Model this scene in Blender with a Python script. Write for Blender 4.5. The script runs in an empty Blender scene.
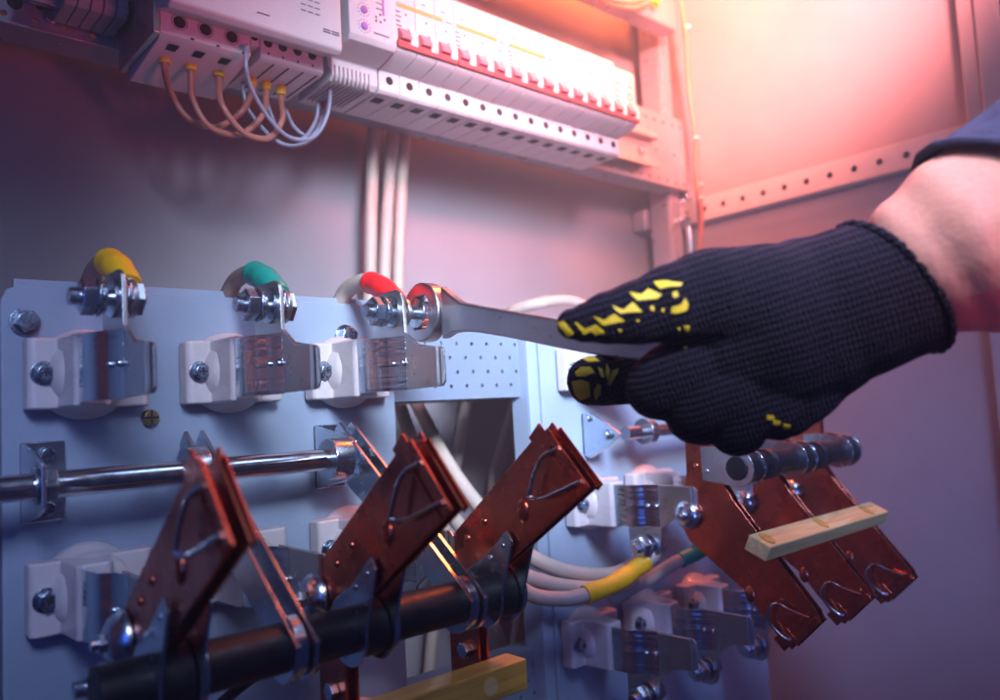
import bpy, bmesh, math, random
from mathutils import Vector, Matrix
random.seed(4)
PI = math.pi
SC = bpy.context.scene
COL = SC.collection

# ------------------------------------------------------------------ camera
F = 784.0
CX = Vector((882, -12, -784.)).normalized()
CY = Vector((-698, -99, -784.)); CY = (CY - CX * CX.dot(CY)).normalized()
CZ = CX.cross(CY)
# world axes: X along the mounting panel, Y into the cabinet, Z up; camera at the origin
ROT = Matrix((CX, CY, CZ))
def at(u, v, Y):
    r = ROT @ Vector((u - 500, 350 - v, -F)); return r * (Y / r.y)
def ax(u, v, X):
    r = ROT @ Vector((u - 500, 350 - v, -F)); return r * (X / r.x)
def ad(u, v, d):
    return ROT @ Vector(((u - 500) / F * d, (350 - v) / F * d, -d))
cam = bpy.data.cameras.new('camera'); co = bpy.data.objects.new('camera', cam); COL.objects.link(co)
co.matrix_world = ROT.to_4x4()
cam.sensor_width = 36; cam.lens = 36 * F / 1000; cam.clip_start = .01; cam.clip_end = 50
cam.dof.use_dof = True; cam.dof.focus_distance = .43; cam.dof.aperture_fstop = 6.3
SC.camera = co

# ------------------------------------------------------------------ materials
def mat(name, col, rough=.5, metal=0, noise=0, nscale=60, bump=0, bscale=300, col2=None, coat=0, sss=0, rvar=0, spec=.5):
    m = bpy.data.materials.new(name); m.use_nodes = True
    nt = m.node_tree; b = nt.nodes['Principled BSDF']
    b.inputs['Base Color'].default_value = (*col, 1); b.inputs['Roughness'].default_value = rough
    b.inputs['Metallic'].default_value = metal; b.inputs['Coat Weight'].default_value = coat
    b.inputs['Specular IOR Level'].default_value = spec
    if sss:
        b.inputs['Subsurface Weight'].default_value = sss; b.inputs['Subsurface Radius'].default_value = (.01, .004, .002)
        b.inputs['Subsurface Scale'].default_value = .5
    tc = nt.nodes.new('ShaderNodeTexCoord')
    if noise or col2 or rvar:
        n = nt.nodes.new('ShaderNodeTexNoise'); n.inputs['Scale'].default_value = nscale; n.inputs['Detail'].default_value = 6
        n.inputs['Roughness'].default_value = .65
        nt.links.new(tc.outputs['Object'], n.inputs['Vector'])
        mp = nt.nodes.new('ShaderNodeMapRange'); mp.inputs[1].default_value = .2; mp.inputs[2].default_value = .8
        nt.links.new(n.outputs['Fac'], mp.inputs[0])
        mx = nt.nodes.new('ShaderNodeMix'); mx.data_type = 'RGBA'
        c2 = col2 or tuple(c * (1 - noise) for c in col)
        mx.inputs[6].default_value = (*col, 1); mx.inputs[7].default_value = (*c2, 1)
        nt.links.new(mp.outputs[0], mx.inputs[0]); nt.links.new(mx.outputs[2], b.inputs['Base Color'])
        if rvar:
            mr = nt.nodes.new('ShaderNodeMapRange'); mr.inputs[1].default_value = .3; mr.inputs[2].default_value = .7
            mr.inputs[3].default_value = max(.02, rough - rvar); mr.inputs[4].default_value = min(1, rough + rvar)
            n2 = nt.nodes.new('ShaderNodeTexNoise'); n2.inputs['Scale'].default_value = nscale * 2.3; n2.inputs['Detail'].default_value = 8
            nt.links.new(tc.outputs['Object'], n2.inputs['Vector'])
            nt.links.new(n2.outputs['Fac'], mr.inputs[0]); nt.links.new(mr.outputs[0], b.inputs['Roughness'])
    if bump:
        n = nt.nodes.new('ShaderNodeTexNoise'); n.inputs['Scale'].default_value = bscale; n.inputs['Detail'].default_value = 4
        nt.links.new(tc.outputs['Object'], n.inputs['Vector'])
        bp = nt.nodes.new('ShaderNodeBump'); bp.inputs['Strength'].default_value = bump; bp.inputs['Distance'].default_value = .001
        nt.links.new(n.outputs['Fac'], bp.inputs['Height']); nt.links.new(bp.outputs[0], b.inputs['Normal'])
    return m
M = dict(
    wall=mat('cabinet paint', (.30, .265, .30), .42, noise=.14, nscale=14, bump=.12, bscale=900, rvar=.08),
    barpaint=mat('bar paint', (.17, .21, .30), .4, noise=.15, nscale=30, rvar=.08),
    wirebrown=mat('brown grey sheath', (.26, .18, .16), .5),
    stripe=mat('strip paint', (.46, .44, .47), .4, noise=.1, nscale=30, rvar=.08),
    panel=mat('panel paint', (.27, .33, .44), .42, noise=.16, nscale=22, bump=.15, bscale=700, rvar=.1),
    plate=mat('galvanised plate', (.44, .42, .50), .36, .6, noise=.25, nscale=40, rvar=.12),
    zinc=mat('zinc plated steel', (.62, .66, .70), .24, 1, nscale=90, col2=(.50, .58, .70), rvar=.05, bump=.03, bscale=500),
    chrome=mat('polished steel', (.66, .68, .72), .17, 1, nscale=70, col2=(.52, .55, .62), rvar=.08),
    wrench=mat('satin steel', (.60, .60, .66), .30, 1, nscale=60, col2=(.46, .46, .50), rvar=.03),
    tin=mat('tinned terminal', (.62, .60, .60), .33, 1, nscale=35, col2=(.54, .53, .54), rvar=.07),
    copper=mat('copper blade', (.80, .195, .11), .27, 1, nscale=28, col2=(.48, .10, .062), rvar=.10, bump=.03, bscale=300),
    ceramic=mat('porcelain', (.54, .48, .50), .33, noise=.12, nscale=60, bump=.25, bscale=350, coat=.15),
    black=mat('black tube', (.006, .007, .012), .46, noise=.3, nscale=80, rvar=.12),
    dark=mat('dark recess', (.012, .01, .014), .7),  # near black stands in for the shade inside holes, slots and openings
    steeldk=mat('dark bolt', (.36, .42, .52), .26, 1, nscale=120, col2=(.22, .27, .36), rvar=.1),
    brass=mat('brass screw', (.50, .35, .18), .3, 1),
    wood=mat('varnished wood', (.55, .33, .10), .38, coat=.25),
    woodpale=mat('pale wood bar', (.66, .50, .28), .45),
    plastic=mat('device plastic', (.66, .64, .66), .42, noise=.06, nscale=50, bump=.08, bscale=500),
    plasticdk=mat('grey device plastic', (.42, .36, .38), .5, noise=.15, nscale=70),
    redplastic=mat('red plastic', (.58, .09, .09), .45),
    lever=mat('toggle plastic', (.62, .22, .25), .4),
    yellow=mat('yellow print', (.75, .45, .03), .5),
    orange=mat('orange print', (.75, .38, .10), .5),
    purple=mat('purple dial', (.35, .15, .50), .5),
    ink=mat('grey ink', (.09, .06, .10), .6),
    wirebeige=mat('beige cable sheath', (.48, .38, .33), .5, noise=.15, nscale=80, bump=.15, bscale=300),
    wirered=mat('brown wire', (.42, .17, .13), .35),
    wiregrey=mat('grey wire', (.32, .34, .46), .35),
    ferrule=mat('yellow ferrule', (.80, .50, .03), .4),
    slyellow=mat('yellow sleeve', (.85, .47, .01), .38, noise=.25, nscale=90, bump=.3, bscale=250),
    slgreen=mat('green sleeve', (.01, .30, .24), .38, noise=.25, nscale=90, bump=.3, bscale=250),
    slred=mat('red sleeve', (.75, .015, .02), .38, noise=.2, nscale=90, bump=.3, bscale=250),
    skin=mat('skin', (.66, .28, .21), .5, col2=(.52, .22, .18), nscale=60, bump=.35, bscale=420, sss=.15),
    sleeve=mat('sleeve cloth', (.055, .05, .10), .85, noise=.3, nscale=120, bump=.6, bscale=800, spec=.2),
    rubber=mat('yellow rubber print', (.80, .50, .02), .5, noise=.25, nscale=250, bump=.5, bscale=900),
)
def wood_grain(m, c1, c2, scale):
    nt = m.node_tree; b = nt.nodes['Principled BSDF']
    tc = nt.nodes.new('ShaderNodeTexCoord'); mp = nt.nodes.new('ShaderNodeMapping')
    mp.inputs['Scale'].default_value = (12, 160, 160)
    n = nt.nodes.new('ShaderNodeTexNoise'); n.inputs['Scale'].default_value = scale; n.inputs['Detail'].default_value = 8
    n.inputs['Distortion'].default_value = .8
    cr = nt.nodes.new('ShaderNodeValToRGB'); cr.color_ramp.elements[0].color = (*c1, 1); cr.color_ramp.elements[1].color = (*c2, 1)
    cr.color_ramp.elements[0].position = .35; cr.color_ramp.elements[1].position = .65
    nt.links.new(tc.outputs['Object'], mp.inputs[0]); nt.links.new(mp.outputs[0], n.inputs['Vector'])
    nt.links.new(n.outputs['Fac'], cr.inputs[0]); nt.links.new(cr.outputs[0], b.inputs['Base Color'])
wood_grain(M['wood'], (.74, .42, .08), (.50, .25, .05), 1.5)
wood_grain(M['woodpale'], (.80, .56, .25), (.60, .38, .14), 1.5)

# brushed look for the sprung steel bands: fine horizontal rings
def rings(m):
    nt = m.node_tree; b = nt.nodes['Principled BSDF']
    tc = nt.nodes.new('ShaderNodeTexCoord'); mp = nt.nodes.new('ShaderNodeMapping'); mp.inputs['Scale'].default_value = (6, 6, 330)
    n = nt.nodes.new('ShaderNodeTexNoise'); n.inputs['Scale'].default_value = 1; n.inputs['Detail'].default_value = 3
    bp = nt.nodes.new('ShaderNodeBump'); bp.inputs['Strength'].default_value = .8; bp.inputs['Distance'].default_value = .001
    nt.links.new(tc.outputs['Object'], mp.inputs[0]); nt.links.new(mp.outputs[0], n.inputs['Vector'])
    nt.links.new(n.outputs['Fac'], bp.inputs['Height']); nt.links.new(bp.outputs[0], b.inputs['Normal'])
M['band'] = mat('sprung steel band', (.60, .66, .72), .2, 1); rings(M['band'])

# knitted fabric: ribs that run along the hand, small stitches across them
def knit():
    m = bpy.data.materials.new('black knitted yarn'); m.use_nodes = True
    nt = m.node_tree; b = nt.nodes['Principled BSDF']
    L = nt.links.new
    b.inputs['Roughness'].default_value = .9; b.inputs['Specular IOR Level'].default_value = .15
    b.inputs['Sheen Weight'].default_value = .06; b.inputs['Sheen Roughness'].default_value = .5
    b.inputs['Sheen Tint'].default_value = (.6, .35, .8, 1)
    tc = nt.nodes.new('ShaderNodeTexCoord')
    mp = nt.nodes.new('ShaderNodeMapping'); mp.vector_type = 'TEXTURE'
    e1 = (ad(900, 285, .31) - ad(700, 345, .33)).normalized()        # along the arm
    n0 = (ROT @ Vector((0, 0, 1)))
    e2 = n0.cross(e1).normalized(); e3 = e1.cross(e2)
    mp.inputs['Rotation'].default_value = Matrix((e1, e2, e3)).transposed().to_euler()
    L(tc.outputs['Object'], mp.inputs[0])
    w1 = nt.nodes.new('ShaderNodeTexWave'); w1.bands_direction = 'Y'; w1.inputs['Scale'].default_value = 120; w1.inputs['Distortion'].default_value = 2.2
    w1.inputs['Detail'].default_value = 1; w1.inputs['Detail Scale'].default_value = .6
    w2 = nt.nodes.new('ShaderNodeTexWave'); w2.bands_direction = 'X'; w2.inputs['Scale'].default_value = 190; w2.inputs['Distortion'].default_value = 5
    w2.inputs['Detail'].default_value = 1
    L(mp.outputs[0], w1.inputs['Vector']); L(mp.outputs[0], w2.inputs['Vector'])
    n = nt.nodes.new('ShaderNodeTexNoise'); n.inputs['Scale'].default_value = 900; n.inputs['Detail'].default_value = 3
    L(tc.outputs['Object'], n.inputs['Vector'])
    a = nt.nodes.new('ShaderNodeMath'); a.operation = 'MULTIPLY_ADD'; a.inputs[1].default_value = .6
    L(w2.outputs['Fac'], a.inputs[0]); L(w1.outputs['Fac'], a.inputs[2])
    a2 = nt.nodes.new('ShaderNodeMath'); a2.operation = 'MULTIPLY_ADD'; a2.inputs[1].default_value = .9
    L(n.outputs['Fac'], a2.inputs[0]); L(a.outputs[0], a2.inputs[2])
    bp = nt.nodes.new('ShaderNodeBump'); bp.inputs['Strength'].default_value = 1; bp.inputs['Distance'].default_value = .0009
    L(a2.outputs[0], bp.inputs['Height']); L(bp.outputs[0], b.inputs['Normal'])
    cr = nt.nodes.new('ShaderNodeValToRGB')
    cr.color_ramp.elements[0].position = .45; cr.color_ramp.elements[0].color = (.003, .0025, .005, 1)
    cr.color_ramp.elements[1].position = 1.5 / 1.6; cr.color_ramp.elements[1].color = (.014, .010, .026, 1)
    mr = nt.nodes.new('ShaderNodeMapRange'); mr.inputs[2].default_value = 2.3
    L(a2.outputs[0], mr.inputs[0]); L(mr.outputs[0], cr.inputs[0]); L(cr.outputs[0], b.inputs['Base Color'])
    return m
M['knit'] = knit()

# ------------------------------------------------------------------ mesh builder
def frame_from(d):
    d = d.normalized(); up = Vector((0, 0, 1)) if abs(d.z) < .9 else Vector((1, 0, 0))
    a = d.cross(up).normalized(); return a, d.cross(a).normalized()
class MB:
    def __init__(s): s.bm = bmesh.new()
    def box(s, x0, x1, y0, y1, z0, z1):
        v = [s.bm.verts.new(p) for p in ((x0,y0,z0),(x1,y0,z0),(x1,y1,z0),(x0,y1,z0),(x0,y0,z1),(x1,y0,z1),(x1,y1,z1),(x0,y1,z1))]
        for f in ((0,1,2,3),(7,6,5,4),(0,4,5,1),(1,5,6,2),(2,6,7,3),(3,7,4,0)): s.bm.faces.new([v[i] for i in f])
        return s
    def prism(s, pts, off):
        "polygon of 3D points extruded by vector off"
        off = Vector(off); n = len(pts)
        a = [s.bm.verts.new(Vector(p)) for p in pts]; b = [s.bm.verts.new(Vector(p) + off) for p in pts]
        s.bm.faces.new(a); s.bm.faces.new(b[::-1])
        for i in range(n): s.bm.faces.new((a[i], b[i], b[(i+1) % n], a[(i+1) % n]))
        return s
    def yz(s, pts, x0, x1): return s.prism([(x0, p[0], p[1]) for p in pts], (x1 - x0, 0, 0))
    def xy(s, pts, z0, z1): return s.prism([(p[0], p[1], z0) for p in pts], (0, 0, z1 - z0))
    def xz(s, pts, y0, y1): return s.prism([(p[0], y0, p[1]) for p in pts], (0, y1 - y0, 0))
    def cyl(s, p, q, r, r2=None, n=24, rot=0):
        p, q = Vector(p), Vector(q); r2 = r if r2 is None else r2; a, b = frame_from(q - p)
        A = []; B = []
        for i in range(n):
            t = 2 * PI * i / n + rot; o = a * math.cos(t) + b * math.sin(t)
            A.append(s.bm.verts.new(p + o * r)); B.append(s.bm.verts.new(q + o * r2))
        s.bm.faces.new(A); s.bm.faces.new(B[::-1])
        for i in range(n): s.bm.faces.new((A[i], B[i], B[(i+1) % n], A[(i+1) % n]))
        return s
    def lathe(s, p, d, prof, n=28):
        "prof: (distance along d, radius)"
        p = Vector(p); d = Vector(d).normalized(); a, b = frame_from(d); R = []
        for h, r in prof:
            R.append([s.bm.verts.new(p + d * h + (a * math.cos(2*PI*i/n) + b * math.sin(2*PI*i/n)) * max(r, 1e-5)) for i in range(n)])
        for k in range(len(R) - 1):
            for i in range(n): s.bm.faces.new((R[k][i], R[k+1][i], R[k+1][(i+1) % n], R[k][(i+1) % n]))
        s.bm.faces.new(R[0]); s.bm.faces.new(R[-1][::-1])
        return s
    def tube(s, pts, r, n=12, sub=8, rf=None):
        P = [Vector(p) for p in pts]; Q = []; T = []
        if len(P) > 2 and sub > 1:
            E = [P[0] * 2 - P[1]] + P + [P[-1] * 2 - P[-2]]
            for i in range(1, len(E) - 2):
                for k in range(sub):
                    t = k / sub; a, b, c, d = E[i-1:i+3]
                    Q.append(.5 * ((2*b) + (c-a)*t + (2*a-5*b+4*c-d)*t*t + (3*b-a-3*c+d)*t**3)); T.append((i - 1 + t) / (len(P) - 1))
            Q.append(P[-1]); T.append(1)
        else: Q = P; T = [i / (len(P)-1) for i in range(len(P))]
        prev = None; R = []
        for i, q in enumerate(Q):
            d = (Q[min(i+1, len(Q)-1)] - Q[max(i-1, 0)]).normalized()
            if prev is None: a, b = frame_from(d)
            else: a = (prev - d * prev.dot(d)).normalized(); b = d.cross(a)
            prev = a; rr = (rf(T[i]) if rf else 1) * (r[0] + (r[1]-r[0]) * T[i] if isinstance(r, tuple) else r)
            R.append([s.bm.verts.new(q + (a * math.cos(2*PI*k/n) + b * math.sin(2*PI*k/n)) * rr) for k in range(n)])
        for i in range(len(R) - 1):
            for k in range(n): s.bm.faces.new((R[i][k], R[i+1][k], R[i+1][(k+1) % n], R[i][(k+1) % n]))
        s.bm.faces.new(R[0]); s.bm.faces.new(R[-1][::-1])
        return s
    def ball(s, p, r, sc=(1, 1, 1), n=16):
        m = Matrix.Translation(Vector(p)) @ Matrix.Diagonal((*[r * k for k in sc], 1))
        bmesh.ops.create_uvsphere(s.bm, u_segments=n * 2 if n < 12 else n, v_segments=n if n < 12 else n // 2 + 2, radius=1, matrix=m); return s
    def sheet(s, o, ua, va, th, us, vs, holes, n=18):
        """perforated plate: origin o, unit axes ua, va, thickness vector th; us, vs cell borders;
        holes {(i,j): (cu,cv,r)} in plate coordinates"""
        o, ua, va, th = Vector(o), Vector(ua), Vector(va), Vector(th)
        for side in (0, 1):
            for i in range(len(us) - 1):
                for j in range(len(vs) - 1):
                    c = [(us[i], vs[j]), (us[i+1], vs[j]), (us[i+1], vs[j+1]), (us[i], vs[j+1])]
                    P = lambda u, v: s.bm.verts.new(o + ua * u + va * v + th * side)
                    h = holes.get((i, j))
                    if not h:
                        s.bm.faces.new([P(*q) for q in c]); continue
                    cu, cv, r = h; per = []; cir = []
                    for k in range(n):
                        t = 2 * PI * (k + .5) / n; dx, dy = math.cos(t), math.sin(t)
                        lim = min(((us[i+1]-cu) if dx > 0 else (cu-us[i])) / max(abs(dx), 1e-6), ((vs[j+1]-cv) if dy > 0 else (cv-vs[j])) / max(abs(dy), 1e-6))
                        l1 = ((us[i+1]-cu) if dx > 0 else (cu-us[i])) / max(abs(dx), 1e-6); l2 = ((vs[j+1]-cv) if dy > 0 else (cv-vs[j])) / max(abs(dy), 1e-6)
                        per.append((t, P(cu + dx*lim, cv + dy*lim), l1 < l2, dx, dy)); cir.append(P(cu + dx*r, cv + dy*r))
                    for k in range(n):
                        k2 = (k+1) % n; a, b = per[k], per[k2]
                        pa = a[1].co; pb = b[1].co
                        if a[2] != b[2]:
                            cr = P(us[i+1] if (a[3] + b[3]) > 0 else us[i], vs[j+1] if (a[4] + b[4]) > 0 else vs[j])
                            s.bm.faces.new((a[1], cr, b[1], cir[k2], cir[k]))
                        else: s.bm.faces.new((a[1], b[1], cir[k2], cir[k]))
                    if side == 0:
                        for k in range(n):
                            a, b = cir[k], cir[(k+1) % n]
                            s.bm.faces.new((a, b, s.bm.verts.new(b.co + th), s.bm.verts.new(a.co + th)))
        u0, u1, v0, v1 = us[0], us[-1], vs[0], vs[-1]
        for a, b in (((u0,v0),(u1,v0)), ((u1,v0),(u1,v1)), ((u1,v1),(u0,v1)), ((u0,v1),(u0,v0))):
            pa = o + ua*a[0] + va*a[1]; pb = o + ua*b[0] + va*b[1]
            s.bm.faces.new([s.bm.verts.new(q) for q in (pa, pb, pb + th, pa + th)])
        return s
    def build(s, name, m, parent=None, bevel=0, seg=2, smooth=True, label=None, ang=35, weld=True):
        if weld: bmesh.ops.remove_doubles(s.bm, verts=s.bm.verts, dist=1e-6)
        bmesh.ops.recalc_face_normals(s.bm, faces=s.bm.faces)
        w = Vector((0, 0, 0)); p = parent
        while p: w += p.location; p = p.parent
        bmesh.ops.translate(s.bm, verts=s.bm.verts, vec=-w)
        me = bpy.data.meshes.new(name); s.bm.to_mesh(me); s.bm.free()
        o = bpy.data.objects.new(name, me); COL.objects.link(o); me.materials.append(M[m] if isinstance(m, str) else m)
        if parent: o.parent = parent
        if smooth:
            me.shade_smooth(); me.set_sharp_from_angle(angle=math.radians(ang))
        if bevel:
            b = o.modifiers.new('bevel', 'BEVEL'); b.width = bevel; b.use_clamp_overlap = True; b.segments = seg; b.limit_method = 'ANGLE'; b.angle_limit = math.radians(35)
            b.harden_normals = True
        if label: o['label'] = label
        return o
def tag(o, label, cat, group=None, kind=None):
    o['label'] = label; o['category'] = cat
    if group: o['group'] = group
    if kind: o['kind'] = kind
    return o
def thing(name, loc, label, cat, group=None):
    o = bpy.data.objects.new(name, None); COL.objects.link(o); o.location = Vector(loc); o.empty_display_size = .01
    return tag(o, label, cat, group)
def copy_tree(o, parent=None):
    c = o.copy(); COL.objects.link(c)
    if parent: c.parent = parent
    for ch in list(o.children): copy_tree(ch, c)
    return c
def circ(cy, cz, r, a0, a1, n):
    return [(cy + r * math.cos(math.radians(a0 + (a1-a0) * i / n)), cz + r * math.sin(math.radians(a0 + (a1-a0) * i / n))) for i in range(n + 1)]
def hexbolt(mb, p, d, r, h, rot=0):
    d = Vector(d).normalized(); p = Vector(p)
    mb.cyl(p, p + d * h, r, n=6, rot=rot); mb.lathe(p + d * h, d, [(-.0002, r * .86), (.0004, r * .78), (.0005, .0001)], n=24)

# ------------------------------------------------------------------ cabinet
XW = .805; YB = .60
cab = thing('electrical_cabinet', (.3, YB, -.5), 'open grey painted steel cabinet whose back and right side walls enclose everything', 'cabinet')
MB().box(-.6, XW, YB, YB + .003, -.7, .9).build('back_wall', 'wall', cab)
MB().box(XW, XW + .003, .2, YB - .001, -.7, .9).build('side_wall', 'wall', cab)
MB().box(-.6, -.597, .2, YB, -.7, .9).build('side_wall', 'wall', cab)
MB().box(-.6, XW, .2, YB + .003, -.703, -.70).build('bottom', 'wall', cab)
# folded door frame at the cabinet mouth
m = MB(); m.box(XW - .028, XW - .002, .205, .226, -.69, .89); m.box(XW - .036, XW - .030, .19, .21, -.69, .89)
m.build('door_frame', 'wall', cab, .002)
m = MB(); m.tube([(XW - .03, .203, z) for z in (-.6, .1, .8)], .0022, sub=1); m.build('door_seal', 'ceramic', cab)
m = MB(); m.box(-.3, XW, YB - .006, YB - .0005, .232, .243); m.build('wall_seam', 'wall', cab, .002) if False else None
# perforated strip across the side wall
st = thing('perforated_strip', (.795, .4, .224), 'pale steel strip with a row of round holes fixed across the right side wall', 'metal strip')
ys = []; holes = {}; y = .172; i = 0
us = [.0]
step = .0253
for i in range(17): us.append(step * (i + 1))
for i in range(17): holes[(i, 0)] = (step * (i + .5), .013, .0034)
MB().sheet((.793, .171, .211), (0, 1, 0), (0, 0, 1), (.0015, 0, 0), us, [0, .026], holes).build('perforated_face', 'stripe', st, smooth=False)
m = MB(); m.box(.7945, .8045, .171, .598, .2095, .2108); m.box(.7945, .8045, .171, .598, .2372, .2385); m.build('folded_edge', 'stripe', st, .0005)
# bracket foot of the strip turning onto the back wall
m = MB(); m.box(.765, .7915, .578, .5995, .2095, .236); m.build('foot', 'wall', st, .004, 3)

# vertical post, cable and conduit in the corner
po = thing('corner_post', (.785, .57, .1), 'upright galvanised steel post in the back corner of the cabinet', 'post')
MB().box(.772, .792, .545, .548, .05, .62).box(.772, .774, .5485, .575, .05, .62).box(.790, .792, .5485, .575, .05, .62).build('channel', 'plate', po, .0006)
m = MB(); m.cyl((.800, .540, .02), (.800, .540, .262), .0052); m.build('threaded_rod', 'chrome', po)
m = MB(); m.lathe((.800, .540, .238), (0, 0, 1), [(0, .009), (.004, .009), (.0042, .006)], n=6); m.lathe((.792, .54, .215), (0, 0, 1), [(0, .008), (.004, .008)], n=6); m.build('nut', 'zinc', po)
c = thing('corner_cable', (.762, .5, .3), 'thin dark red cable running down the back corner past the plate end', 'cable')
m = MB(); m.tube([(.757, .5, .70), (.756, .5, .50), (.760, .498, .42), (.757, .498, .36), (.764, .498, .30), (.758, .497, .245), (.766, .50, .20), (.77, .52, .12)], .0026)
m.tube([(.768, .505, .70), (.766, .505, .48), (.772, .505, .38), (.774, .505, .30), (.769, .504, .25), (.775, .51, .19)], .0020)
m.build('strand', 'wirered', c)
for z in (.43, .298, .243, .228): m = MB(); m.ball((.762, .496, z), .0040, (1.1, 1, .8), n=8); m.build('cable_tie', 'ceramic', c)

# ------------------------------------------------------------------ mounting panels
def panel(name, x0, x1, z0, z1, label, screws):
    t = thing(name, ((x0 + x1) / 2, .42, z0), label, 'mounting panel')
    m = MB(); r = .007
    P = [(x0, z0)] + [(x1, z0)] + [(x1, z1)] + [(x0 + r * (1 - math.sin(a)), z1 - r * (1 - math.cos(a))) for a in [i * PI / 12 for i in range(0, 7)]][::1]
    P = [(x0, z0), (x1, z0), (x1, z1), (x0 + r, z1), (x0 + r * .3, z1 - r * .3), (x0, z1 - r)]
    m.xz(P, .4200, .4222); m.box(x1 - .0022, x1 - .0002, .4225, .440, z0, z1 - .001)
    m.box(x0 + .0002, x0 + .0022, .4225, .440, z0, z1 - .008)
    m.build('plate', 'panel', t, .0006)
    return t
pl = panel('switchboard_plate', .068, .283, -.40, .0708, 'pale blue grey steel panel carrying the three bolted terminals on the left', None)
m = MB(); m.box(.0735, .30, .4226, .4262, .050, .0745); m.build('rear_flange', 'panel', pl, .0004)
def panelbolt(par, x, z, r=.0068):
    m = MB(); m.lathe((x, .4198, z), (0, -1, 0), [(0, r * 1.25), (.0012, r * 1.25), (.0013, r)]); hexbolt(m, (x, .4184, z), (0, -1, 0), r, .005, .3)
    m.build('bolt', 'steeldk', par, .0003)
panelbolt(pl, .0775, .0535, .0052); panelbolt(pl, .2485, .0505, .0058)
m = MB(); x, z = .1325, .0062; m.lathe((x, .4199, z), (0, -1, 0), [(0, .0042), (.003, .0042), (.0042, .0034)], n=20); m.build('screw', 'brass', pl, .0002)
m = MB(); m.box(x - .0036, x + .0036, .4152, .4156, z - .0005, z + .0005); m.box(x - .0005, x + .0005, .4151, .4155, z - .0036, z + .0036); m.build('screw_slot', 'dark', pl.children[-1])
# side strip left of the panel: cabinet rail, dark
tag(MB().box(-.2, .062, .4245, .427, -.5, .073).build('panel_neighbour', 'panel', None, .0005), 'blue grey steel plate edge showing beside the left edge of the mounting panel', 'metal plate')
pr = panel('switchboard_plate', .402, .70, -.40, .069, 'blue grey steel panel behind the gloved hand that carries the right hand switch', None)
m = MB(); m.box(.4115, .4135, .417, .4198, -.39, .068); m.build('folded_rib', 'panel', pr, .0006)
m = MB(); m.box(.404, .70, .4225, .592, .056, .058); m.build('shade_plate', 'panel', pr, .0004)  # unseen plate added to keep light off the wall behind the gap

# perforated crossbars between the panels
def crossbar(z0, z1, label, rows):
    t = thing('crossbar', (.34, .43, z0), label, 'perforated bar', 'perforated bars between the two panels')
    u0, u1 = -.005, .135; nc = 10; us = [u0 + (u1-u0) * i / nc for i in range(nc + 1)]; vs = [0, .004] + [.004 + (z1-z0-.008) * (j+1) / rows for j in range(rows)] + [z1 - z0]
    H = {}
    for i in range(nc):
        for j in range(rows):
            s = (.25 if j % 2 else -.2) * (us[1]-us[0])
            H[(i, j + 1)] = ((us[i] + us[i+1]) / 2 + s, (vs[j+1] + vs[j+2]) / 2, .0014)
    MB().sheet((.282, .4300, z0), (1, 0, 0), (0, 0, 1), (0, .0018, 0), us, vs, H).build('face', 'barpaint', t, smooth=False)
    m = MB(); m.box(.277, .417, .4318, .53, z0, z0 + .0018); m.box(.277, .417, .4318, .455, z1 - .0018, z1); m.build('flange', 'barpaint', t, .0004)  # lower flange deepened to shade the back wall seen through the gap
crossbar(.0095, .0575, 'blue grey perforated steel bar bridging the gap behind the wrench', 4)
crossbar(-.225, -.176, 'perforated steel bar low in the gap behind the end of the wooden bar', 4)

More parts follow.
